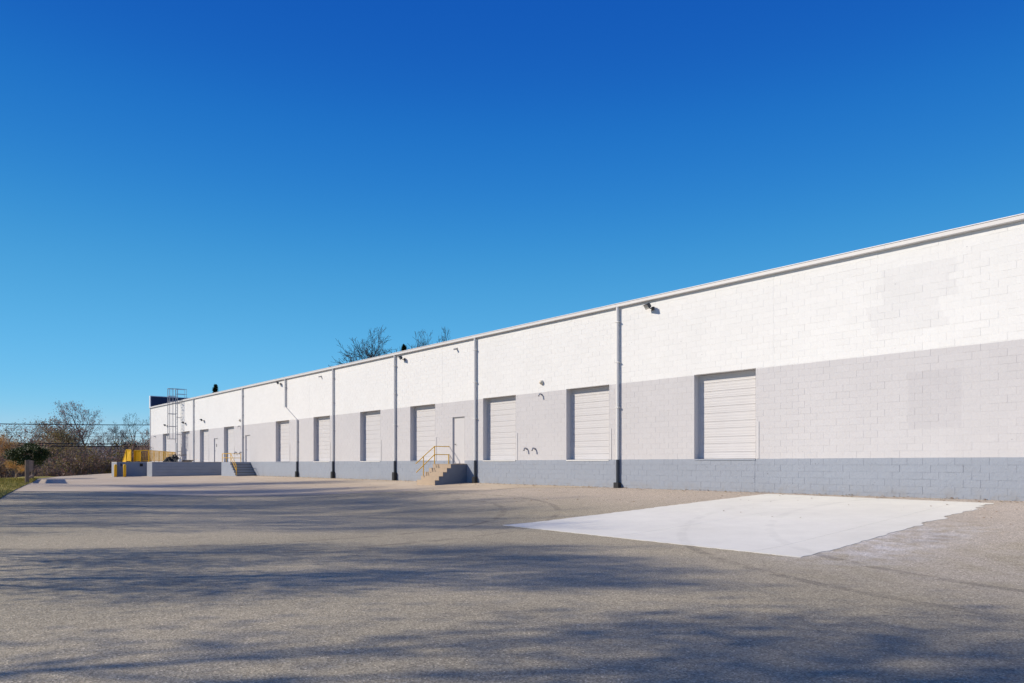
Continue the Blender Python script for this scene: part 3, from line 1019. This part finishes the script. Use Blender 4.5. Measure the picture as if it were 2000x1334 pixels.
def ramp_rail():
    t = thing('stair_railing', 'solid yellow stair side panel sloping down behind the bollards', 'railing', 'yellow railings on the platform')
    a = at(256, 62.0, PZ); b = at(246.5, 62.3, PZ); c = at(238.5, 62.8, .15)
    up = Vector((0, 0, 1)); w = FWD * .012
    m = MB()
    pts = [a + up*.08, b + up*.08, c + up*.02, c + up*.85, b + up*1.05, a + up*1.05]
    n = len(pts); m.v = [tuple(p - w) for p in pts] + [tuple(p + w) for p in pts]
    m.f = [tuple(range(n)), tuple(range(2*n-1, n-1, -1))] + [(i, (i+1) % n, n + (i+1) % n, n+i) for i in range(n)]
    m.build('panel', M['yellow'], t)
    MB().tube([a + up*1.05, b + up*1.05, c + up*.85], .03, 6).build('top_rail', M['yellow'], t)
    for p, h in ((a, 1.05), (b, 1.05), (c, .85)): MB().tube([p - up*.02, p + up*h], .033, 6).build('post', M['yellow'], t)
    # the stair flight behind the panel
    for k in range(6):
        s0 = b.lerp(c, k / 6); s1 = b.lerp(c, (k + 1) / 6)
        cc = (s0 + s1) / 2 + FWD * .75; z = PZ - (k + 1) * .16
        MB().obox((cc.x, cc.y, z / 2 - .1), (s1 - s0) / 2 * 1.0 - up * ((s1 - s0) / 2).z, FWD * .7, up * (z / 2 + .1)).build('step', M['platform_top'], t)
ramp_rail()

for px, py, Z in ((225.5, 927.5, 60.0), (243.5, 928, 59.3)):
    lab = 'yellow steel bollard standing alone left of the platform' if px < 230 else 'yellow steel bollard right at the platform corner by the stair panel'
    p = at(px, Z); z0 = g(p.x, p.y)
    t = thing('bollard', lab, 'bollard', 'yellow bollards by the platform', (p.x, p.y, z0))
    MB().tube([(0, 0, -.05), (0, 0, .98), (0, 0, 1.04), (0, 0, 1.08)], [.11, .11, .09, .03], 14).build('post', M['yellow'], t, smooth=True)
    MB().tube([(0, 0, -.02), (0, 0, .03)], .17, 14).build('footing', M['apron'], t)

# heap on the platform
def heap():
    rng = random.Random(12)
    c = at(339, 66.0, PZ)
    t = thing('tarp_heap', 'heap of crumpled black tarpaulin on the platform below the ladder', 'tarp')
    m = MB(); nx, ny = 26, 12
    for i in range(nx + 1):
        for j in range(ny + 1):
            u, v = i/nx, j/ny
            h = math.sin(math.pi*u) ** .45 * math.sin(math.pi*v) ** .5 * (.52 + .22*math.sin(u*9) * math.sin(v*5+1) + rng.uniform(-.09, .09))
            p = c + RIGHT * (u - .5) * 1.55 + FWD * (v - .5) * 1.1
            m.v.append((p.x + rng.uniform(-.02, .02), p.y + rng.uniform(-.02, .02), PZ + .004 + max(h, 0)))
    for i in range(nx):
        for j in range(ny): q = i*(ny+1)+j; m.f.append((q, q+ny+1, q+ny+2, q+1))
    m.build('sheet', M['tarp'], t)
    for k in range(5):
        p = c + RIGHT * rng.uniform(-.6, .6) + FWD * rng.uniform(-.45, -.2)
        MB().tube([(p.x - .12, p.y, PZ + .25), (p.x, p.y - .04, PZ + .33), (p.x + .14, p.y, PZ + .2)], [.05, .11, .04], 7).build('fold', M['tarp'], t)
    b = at(348, 65.6, PZ)
    o = MB().obox((b.x - .2, b.y, PZ + .64), RIGHT * .75, FWD * .16, Vector((0, 0, .03))).build('plank', M['post_wood'], bevel=.006)
    tag(o, 'dark plank lying on top of the black tarpaulin heap', 'plank')
    s = at(351.5, 65.2, PZ)
    m = MB().tube([(s.x, s.y, PZ), (s.x, s.y, PZ + .2), (s.x, s.y, PZ + .36), (s.x + .03, s.y, PZ + .48)], [.17, .18, .11, .03], 9)
    tag(m.build('white_sack', M['white_bag'], smooth=True), 'small white sack standing at the right end of the tarpaulin heap', 'sack')
    for k in range(3):
        q = at(361, 65.8, PZ)
        o = MB().obox((q.x + k*.05, q.y + k*.12, PZ + .035 + k*.062), RIGHT * (.6 - k*.06), FWD * .14, Vector((0, 0, .03))).build('timber', M['lumber'], bevel=.005)
        tag(o, ('bottom', 'middle', 'top')[k] + ' board of the small tan lumber pile right of the white sack', 'board', 'lumber boards on the platform')
heap()

# caged ladder
def caged_ladder():
    x = wx(353.5); t = thing('caged_ladder', 'tall galvanised roof ladder with a safety cage fixed to the wall', 'ladder', loc=(x, 0, 0))
    w = .30; yl = -.42; zb, zt = PZ + .05, wz(353.5, 760.5)
    for s in (-1, 1):
        MB().tube([(s*w, yl, zb), (s*w, yl, zt)], .032, 6).build('rail', M['steel'], t)
    z = zb + .25
    while z < 7.6:
        MB().tube([(-w, yl, z), (w, yl, z)], .016, 5).build('rung', M['steel'], t); z += .305
    for z in (2.2, 3.9, 5.6, 7.0):
        for s in (-1, 1): MB().tube([(s*w, yl, z), (s*w, -.012, z)], .02, 5).build('bracket', M['steel'], t)
    R = .46; zc0 = wz(350, 858)
    angs = np.linspace(math.pi, 2*math.pi, 11)
    def cagept(a, z): return (R*math.cos(a), yl - .12 + R*1.55*math.sin(a), z)
    for z in (zc0, zc0 + 1.25, zc0 + 2.5, zc0 + 3.75, zt - .75, zt):
        MB().tube([(-w, yl, z)] + [cagept(a, z) for a in angs] + [(w, yl, z)], .024, 5).build('hoop', M['steel'], t)
    for a in np.linspace(math.pi * 1.03, math.pi * 1.97, 7):
        MB().tube([cagept(a, zc0), cagept(a, zt)], .019, 5).build('cage_bar', M['steel'], t)
    # walk-through stanchions above the eave
    for s in (-1, 1):
        MB().tube([(s*w, yl, zt), (s*w, .45, zt), (s*w, .45, 7.36)], .026, 6).build('stanchion', M['steel'], t)
        MB().tube([(s*w, yl, zt - .5), (s*w, .45, zt - .5)], .02, 6).build('stanchion', M['steel'], t)
    MB().box(-.22, .22, yl - .05, yl - .035, PZ + .9, PZ + 1.9).build('lock_panel', M['steel'], t)
caged_ladder()

# ------------------------------------------------------------------ yard bits at the far left
def fence_end():
    t = thing('wooden_fence', 'short end of weathered wooden fence beside the grass', 'fence')
    p = gp(53, 944.5); z0 = p.z - .05
    e = at(64, 53.0); u = Vector((e.x - p.x, e.y - p.y, 0))
    hz = 1.45
    MB().box(-.10, .10, -.10, .10, -.2, hz).build('post', M['post_wood'], t, bevel=.012)
    ln = u.length; ud = u.normalized()
    nb = 18
    for k in range(nb):
        c = ud * (.3 + (ln - .5) * k / (nb - 1))
        MB().obox((c.x, c.y, 1.08), ud * ((ln - .5) / (nb - 1) * .46), ud.cross(Vector((0, 0, 1))) * .02, Vector((0, 0, .36 + .02 * ((k * 7) % 3)))).build('board', M['post_wood'], t)
    for z in (.35, .85):
        MB().obox((ud.x*ln/2, ud.y*ln/2, z), ud * (ln/2), ud.cross(Vector((0, 0, 1))) * .05, Vector((0, 0, .07))).build('rail', M['post_wood'], t)
    MB().obox((ud.x*ln, ud.y*ln, .6), (.07, 0, 0), (0, .07, 0), (0, 0, .85)).build('post', M['post_wood'], t)
    t.location = (p.x, p.y, z0)
fence_end()

# ------------------------------------------------------------------ trees
def rot_about(v, axis_, ang): return Matrix.Rotation(ang, 3, axis_) @ v


def grow(seed, H, r0, first=.28, n=(9, 6, 5, 4), ang=(.75, .75, .7, .7), ratio=(.55, .55, .52, .5), up=.10, wob=.10, rmin=.006, spread=1.0, trunkf=.82):
    rng = random.Random(seed); polys = []; tips = []
    def br(p, dr, ln, r, lv):
        ns = (7, 5, 4, 3, 2)[min(lv, 4)]
        pts = [p.copy()]; rads = [r]; d = dr.copy()
        for k in range(ns):
            d = (d + Vector((rng.gauss(0, wob), rng.gauss(0, wob), rng.gauss(0, wob) + (up if lv else .02)))).normalized()
            p = p + d * (ln / ns); pts.append(p.copy()); rads.append(max(r * (1 - .72 * (k + 1) / ns), rmin))
        polys.append((lv, pts, rads))
        if lv >= len(n):
            tips.append((pts[-1].copy(), d.copy())); tips.append((pts[len(pts)//2].copy(), d.copy())); return
        f0 = first if lv == 0 else .25
        az = rng.uniform(0, 6.28)
        for i in range(n[lv]):
            fr = f0 + (1 - f0) * (i + rng.uniform(.2, .9)) / n[lv]
            fr = min(fr, .99); s = fr * ns; k = int(s); q = pts[k].lerp(pts[k+1], s - k)
            rr = rads[k] + (rads[k+1] - rads[k]) * (s - k)
            td = (pts[k+1] - pts[k]).normalized()
            ax = td.orthogonal().normalized(); az += 2.4 + rng.uniform(-.5, .5)
            a = ang[lv] * rng.uniform(.7, 1.25)
            nd = rot_about(rot_about(td, ax, a), td, az)
            br(q, nd, ln * ratio[lv] * rng.uniform(.7, 1.15) * (1.15 - .5 * fr) * (spread if lv == 0 else 1), max(rr * .62, rmin), lv + 1)
    br(Vector((0, 0, -.3)), Vector((rng.gauss(0, .04), rng.gauss(0, .04), 1)), H * trunkf, r0, 0)
    return polys, tips, rng


def limbs_mesh(polys, lv0, lv1):
    m = MB()
    for lv, pts, rads in polys:
        if lv0 <= lv <= lv1: m.tube(pts, rads, (7, 5, 4, 3, 3)[min(lv, 4)], False)
    return m


def leaves_mesh(tips, rng, per, size, spread):
    m = MB()
    for p, d in tips:
        for k in range(per):
            c = p + Vector((rng.gauss(0, spread), rng.gauss(0, spread), rng.gauss(0, spread)))
            a = Vector((rng.gauss(0, 1), rng.gauss(0, 1), rng.gauss(0, 1))).normalized(); b = a.orthogonal().normalized()
            s = size * rng.uniform(.6, 1.3)
            m.quad(c - a*s, c + b*s*.6, c + a*s, c - b*s*.6)
    return m


HT = {}


def make_tree(name, label, cat, group, seed, H, r0, bark, leaf=None, per=0, lsize=.1, lspread=.2, **kw):
    polys, tips, rng = grow(seed, H, r0, **kw)
    HT[seed] = max(p.z for lv, pts, rd in polys for p in pts)
    t = thing(name, label, cat, group)
    limbs_mesh(polys, 0, 1).build('trunk', bark, t, smooth=True)
    cr = limbs_mesh(polys, 2, 9).build('crown', bark, t)
    if leaf:
        leaves_mesh(tips, rng, per, lsize, lspread).build('leaves', leaf, cr)
    return t


def place(t, px, Z, top_py, H, rz=0.0, label=None, widen=1.0, base=None):
    p = at(px, Z); z0 = terrain_z(p.x, p.y) if base is None else base
    s = (zat(top_py, Z) - z0) / H
    t.location = (p.x, p.y, z0); t.rotation_euler = (0, 0, rz); t.scale = (s * widen, s * widen, s)
    if label: t['label'] = label
    return t

GB = 'trees beyond the far end of the yard'
tA = make_tree('bare_tree', '-', 'tree', GB, 1, 10, .15, M['bark_dark'], n=(9, 6, 5, 4), rmin=.009, first=.22, up=.06)
place(tA, 268, 100, 806, HT[1], .4, 'bare dark tree standing right beside the building corner', .95)
tB = make_tree('bare_tree', '-', 'tree', GB, 2, 10, .13, M['bark_mid'], M['leaf_red'], 1, .05, .2, n=(11, 6, 5, 4), rmin=.009, first=.2, spread=.75)
place(tB, 172, 98, 786, HT[2], 1.0, 'tallest tree beyond the yard, bare with a few reddish leaves', .95)
tC = copy_tree(tA); place(tC, 224, 106, 822, HT[1], 2.2, 'thin bare tree between the tallest tree and the bare tree beside the building corner', .8)
tD = make_tree('leafy_tree', '-', 'tree', GB, 4, 9, .17, M['bark_mid'], M['leaf_brown'], 2, .085, .35, n=(9, 6, 5, 4), rmin=.010, first=.2, spread=1.1)
place(tD, 88, 102, 816, HT[4], .2, 'broad tree with thin brown leaves rising behind the round evergreen', 1.3)
tE = make_tree('leafy_tree', '-', 'tree', GB, 5, 9, .16, M['bark_mid'], M['leaf_olive'], 2, .085, .35, n=(9, 6, 5, 4), rmin=.010, first=.2)
place(tE, 128, 98, 838, HT[5], 1.9, 'olive-leaved tree left of the tallest bare tree', 1.1)
tF = copy_tree(tD); place(tF, 45, 106, 828, HT[4], 2.9, 'brown-leaved tree at the outer left end of the wood, behind the orange tree', 1.2)
tG = copy_tree(tB); place(tG, 200, 108, 832, HT[2], 4.0, 'reddish tree just right of the tallest tree', 1.0)
tH = copy_tree(tA); place(tH, 150, 112, 830, HT[1], 5.0, 'bare tree half hidden between olive tree and tallest tree', .9)
tI = copy_tree(tE); place(tI, 245, 116, 862, HT[5], 3.1, 'low olive tree behind the bare tree beside the building corner', 1.0)
tO = make_tree('orange_tree', '-', 'tree', GB, 7, 8, .13, M['bark_tan'], M['leaf_orange'], 3, .06, .30, n=(12, 7, 5, 4), rmin=.011, first=.15, ang=(.55, .6, .6, .6), spread=1.1)
place(tO, 10, 70, 846, HT[7], .6, 'tall tan-twigged tree with pale orange leaves at the outer edge of the wood', 1.2)
tP = make_tree('maple_tree', '-', 'tree', GB, 9, 4, .16, M['bark_tan'], M['leaf_orange'], 7, .075, .2, n=(8, 6, 4), ang=(.9, .8, .7), ratio=(.6, .55, .5), rmin=.008, first=.42)
place(tP, 29, 57, 900, HT[9], .3, 'small orange-leaved tree with a pale trunk on the grass bank', 1.3)

tJ = copy_tree(tD); place(tJ, 112, 112, 822, HT[4], 4.1, 'brown-leaved tree behind the olive tree, partly covered by it', 1.1)
tK = copy_tree(tD); place(tK, 66, 116, 822, HT[4], 5.3, 'brown-leaved tree filling the gap behind the broad brown tree', 1.0)

GR = 'trees showing over the roof'
tR = make_tree('bare_tree', '-', 'tree', GR, 15, 18, .30, M['bark_dark'], n=(12, 8, 6, 5), ang=(.55, .6, .65, .6), ratio=(.95, .6, .55, .5), rmin=.014, first=.5, up=.03, trunkf=.5)
place(tR, 716, 100, 642, HT[15], .9, 'broad bare tree rising above the roofline', 1.05, -1.0)
tS = copy_tree(tR); place(tS, 806, 112, 640, HT[15], 2.0, 'slim bare tree above the roof between two other bare crowns', .6, -1.0)
tT = copy_tree(tR); place(tT, 866, 112, 632, HT[15], 3.2, 'bare crown above the roof closest to the nearer downspouts', .55, -1.0)
tU = copy_tree(tR); place(tU, 757, 116, 676, HT[15], 4.4, 'low bare crown above the roof close beside the broad bare tree', .35, -1.0)


def conifer(seed, H, R, label, px, Z, top, group):
    rng = random.Random(seed); t = thing('conifer', label, 'tree', group)
    MB().tube([(0, 0, -.2), (0, 0, H * .96)], [H*.018, .02], 6).build('trunk', M['bark_mid'], t)
    m = MB()
    for i in range(5200):
        f = rng.random() ** .7; z = H * (.12 + .88 * f); rr = R * (1 - f) ** .85 + .04
        a = rng.uniform(0, 6.28); lob = .72 + .28 * math.sin(a * 5 + z * 3); q = rr * lob * rng.uniform(.45, 1.0)
        c = Vector((math.cos(a) * q, math.sin(a) * q, z + rng.uniform(-.1, .1) - q * .22))
        d = Vector((math.cos(a), math.sin(a), rng.uniform(-.5, .4))).normalized(); b = Vector((-d.y, d.x, rng.uniform(-.4, .4))).normalized()
        s = rng.uniform(.10, .24) * H / 9
        m.quad(c - d*s, c + b*s*.4, c + d*s, c - b*s*.4)
    m.build('crown', M['leaf_conifer'], t)
    p = at(px, Z); z0 = -1.0; s = (zat(top, Z) - z0) / H
    t.location = (p.x, p.y, z0); t.scale = (s, s, s)
conifer(31, 10, 1.9, 'green conifer tip showing over the far part of the roof', 421, 128, 752, GR)
conifer(33, 10, 1.3, 'dark evergreen tuft just clearing the roof below the slim bare tree', 789, 104, 676, GR)


def clump_evergreen():
    rng = random.Random(44)
    Z = 55.0; c0 = at(54, Z); z0 = terrain_z(c0.x, c0.y)
    t = thing('evergreen_tree', 'dense dark green round-headed evergreen behind the wooden fence', 'tree', loc=(c0.x, c0.y, z0))
    zc = zat(890, Z) - z0; RX, RZ = 1.42, .98
    MB().tube([(0, 0, -.2), (.03, 0, zc * .5), (0, .02, zc)], [.13, .10, .05], 8).build('trunk', M['bark_dark'], t)
    m = MB(); cl = []
    for i in range(85):
        a = rng.uniform(0, 6.28); e = math.asin(rng.uniform(-.75, 1)); q = rng.uniform(.55, 1.0)
        cl.append(Vector((math.cos(a)*math.cos(e)*RX*q, math.sin(a)*math.cos(e)*RX*q, zc + math.sin(e)*RZ*q)))
    for c in cl:
        for k in range(85):
            p = c + Vector((rng.gauss(0, .14), rng.gauss(0, .14), rng.gauss(0, .11)))
            a = Vector((rng.gauss(0, 1), rng.gauss(0, 1), rng.gauss(0, 1))).normalized(); b = a.orthogonal().normalized(); s = rng.uniform(.04, .085)
            m.quad(p - a*s, p + b*s*.5, p + a*s, p - b*s*.5)
    m.build('crown', M['leaf_evergreen'], t)
clump_evergreen()


def thicket():
    rng = random.Random(61)
    stems = MB(); lf = {k: MB() for k in ('leaf_olive', 'leaf_brown', 'leaf_red')}
    for i in range(430):
        px = rng.uniform(-90, 330); Z = rng.uniform(80, 118)
        if px < 60: Z = rng.uniform(66, 110)
        p = at(px, Z); z0 = terrain_z(p.x, p.y)
        hump = .75 + .35 * math.sin(px * .05) + .2 * math.sin(px * .13 + 1)
        H = rng.uniform(1.8, 4.6) * hump + (1.0 if Z > 100 else 0)
        key = rng.choice(('leaf_olive', 'leaf_olive', 'leaf_brown', 'leaf_red')) if 90 < px < 260 and Z < 95 else rng.choice(('leaf_brown', 'leaf_brown', 'leaf_red'))
        for s in range(6):
            d = Vector((rng.gauss(0, .32), rng.gauss(0, .32), 1)).normalized(); q = Vector((p.x + rng.gauss(0, .4), p.y + rng.gauss(0, .4), z0 - .1)); pts = [q]
            n = 5
            for k in range(n):
                d = (d + Vector((rng.gauss(0, .14), rng.gauss(0, .14), 0))).normalized(); q = q + d * (H / n * rng.uniform(.7, 1.1)); pts.append(q)
                if k >= 1:
                    for w in range(3):
                        e = (d + Vector((rng.gauss(0, .7), rng.gauss(0, .7), rng.gauss(.1, .4)))).normalized()
                        ln = rng.uniform(.4, 1.1); stems.tube([q, q + e * ln], [.013, .007], 3, False)
                        for z in range(3):
                            c = q + e * ln * rng.uniform(.3, 1.1); a = Vector((rng.gauss(0, 1), rng.gauss(0, 1), rng.gauss(0, 1))).normalized(); b = a.orthogonal().normalized(); sz = rng.uniform(.05, .12)
                            lf[key].quad(c - a*sz, c + b*sz*.6, c + a*sz, c - b*sz*.6)
            stems.tube(pts, [.03 * (1 - .8 * k / n) for k in range(n + 1)], 3, False)
    tag(stems.build('brush_stems', M['bark_mid']), 'tangle of brown brush stems beyond the yard', 'brush', kind='stuff')
    for k, nm in (('leaf_olive', 'olive'), ('leaf_brown', 'brown'), ('leaf_red', 'reddish')):
        tag(lf[k].build('brush_leaves', M[k]), nm + ' leaves in the brush beyond the yard', 'brush', kind='stuff')
thicket()

# shade trees beside the camera, left of the yard; their shadows streak the asphalt
SHADE = [  # camera-space X, Z, height, width factor, turn, variant
    (-15.0, 3.9, 15.5, 1.15, .2, 1), (-13.2, 9.6, 9.6, .85, 1.4, 0), (-13.0, 11.8, 8.6, .7, 4.4, 0), (-19.0, 17.3, 12.0, .85, 2.7, 0), (-21.5, 20.2, 13.0, .75, 3.6, 0), (-24.0, 23.2, 14.5, .8, 4.0, 0),
    (-27.0, 26.2, 15.0, .7, 0.4, 0), (-29.0, 29.5, 15.5, .75, 5.1, 0), (-41.0, 34.0, 21.0, .6, .9, 2), (-46.0, 40.5, 22.0, .55, 2.2, 2), (-13.5, -2.5, 15.0, .9, 3.3, 1)]
shade_protos = [make_tree('shade_tree', '-', 'tree', 'tall shade trees beside the yard', 70 + k, 14, (.12, .13, .14)[k], M['bark_mid'], M['leaf_shade'], (5, 3, 4)[k], .055, .42, n=(11, 7, 6, 4), rmin=.005, first=(.16, .42, .62)[k], spread=.85) for k in range(3)]
used = [False] * 3
for i, (X, Z, H, wd, r, k) in enumerate(SHADE):
    t = copy_tree(shade_protos[k]) if used[k] else shade_protos[k]
    used[k] = True
    p = RIGHT * X + FWD * Z; x, y = p.x, p.y - D
    t.location = (x, y, terrain_z(x, y)); t.rotation_euler = (0, 0, r); s = H / 13.2; t.scale = (s * wd, s * wd, s)
    t['label'] = 'tall thinly leaved shade tree standing beside the yard, throwing a long shadow'

# ------------------------------------------------------------------ overhead lines
def wires():
    Z = 62.0
    a0, b0 = at(-330, Z), at(640, Z + 48)
    for p, lab in ((a0, 'wooden utility pole left of the wood, carrying the overhead lines'), (b0, 'wooden utility pole hidden behind the warehouse, carrying the overhead lines')):
        zb = terrain_z(p.x, p.y)
        t = thing('utility_pole', lab, 'pole', 'utility poles', (p.x, p.y, zb))
        MB().tube([(0, 0, -.5), (0, 0, 10.4)], [.17, .11], 9).build('shaft', M['post_wood'], t)
        MB().obox((0, 0, 9.6), (1.1 * FWD), RIGHT * .06, Vector((0, 0, .07))).build('crossarm', M['post_wood'], t)
    def wire(yl, ym, yr, r, lab, off=0.0):
        pts = []
        for k in range(29):
            u = k / 28; p = a0.lerp(b0, u) + FWD * off
            za, zb_, zm = zat(yl, Z), zat(yr, Z + 48), zat(ym, Z + 24)
            z = za * (1 - u) + zb_ * u + 4 * u * (1 - u) * (zm - (za + zb_) / 2)
            pts.append((p.x, p.y, z))
        tag(MB().tube(pts, r, 5).build('power_line', M['wire'], smooth=True), lab, 'cable', 'overhead lines')
    wire(822, 830, 826, .045, 'highest black overhead wire above the woods')
    wire(838, 846, 842, .015, 'thin overhead wire just below the highest wire', .4)
    wire(846, 853, 848, .015, 'thin overhead wire midway between highest wire and the thick cables', .2)
    wire(855, 867, 856, .055, 'upper of the two thick black overhead cables', .1)
    wire(857, 872, 860, .06, 'lower of the two thick black overhead cables', .3)
wires()

# ------------------------------------------------------------------ litter along the foot of the wall
def litter():
    rng = random.Random(90); m = MB()
    for i in range(1500):
        x = rng.uniform(-60, -1); d = abs(rng.gauss(0, .35)) + .03
        if rng.random() < .2: d = rng.uniform(0, 6)
        z = g(x, -d) + .022; s = rng.uniform(.015, .045); a = rng.uniform(0, 6.28)
        if -31 < x < -28.5 and d < 2.2: continue
        ux, uy = math.cos(a) * s, math.sin(a) * s
        m.quad((x-ux, -d-uy, z), (x+uy*.6, -d-ux*.6, z + s*.3), (x+ux, -d+uy, z), (x-uy*.6, -d+ux*.6, z + s*.4))
    tag(m.build('leaf_litter', M['leaf_brown']), 'dry brown leaves and grit scattered along the wall foot', 'leaves', kind='stuff')
litter()
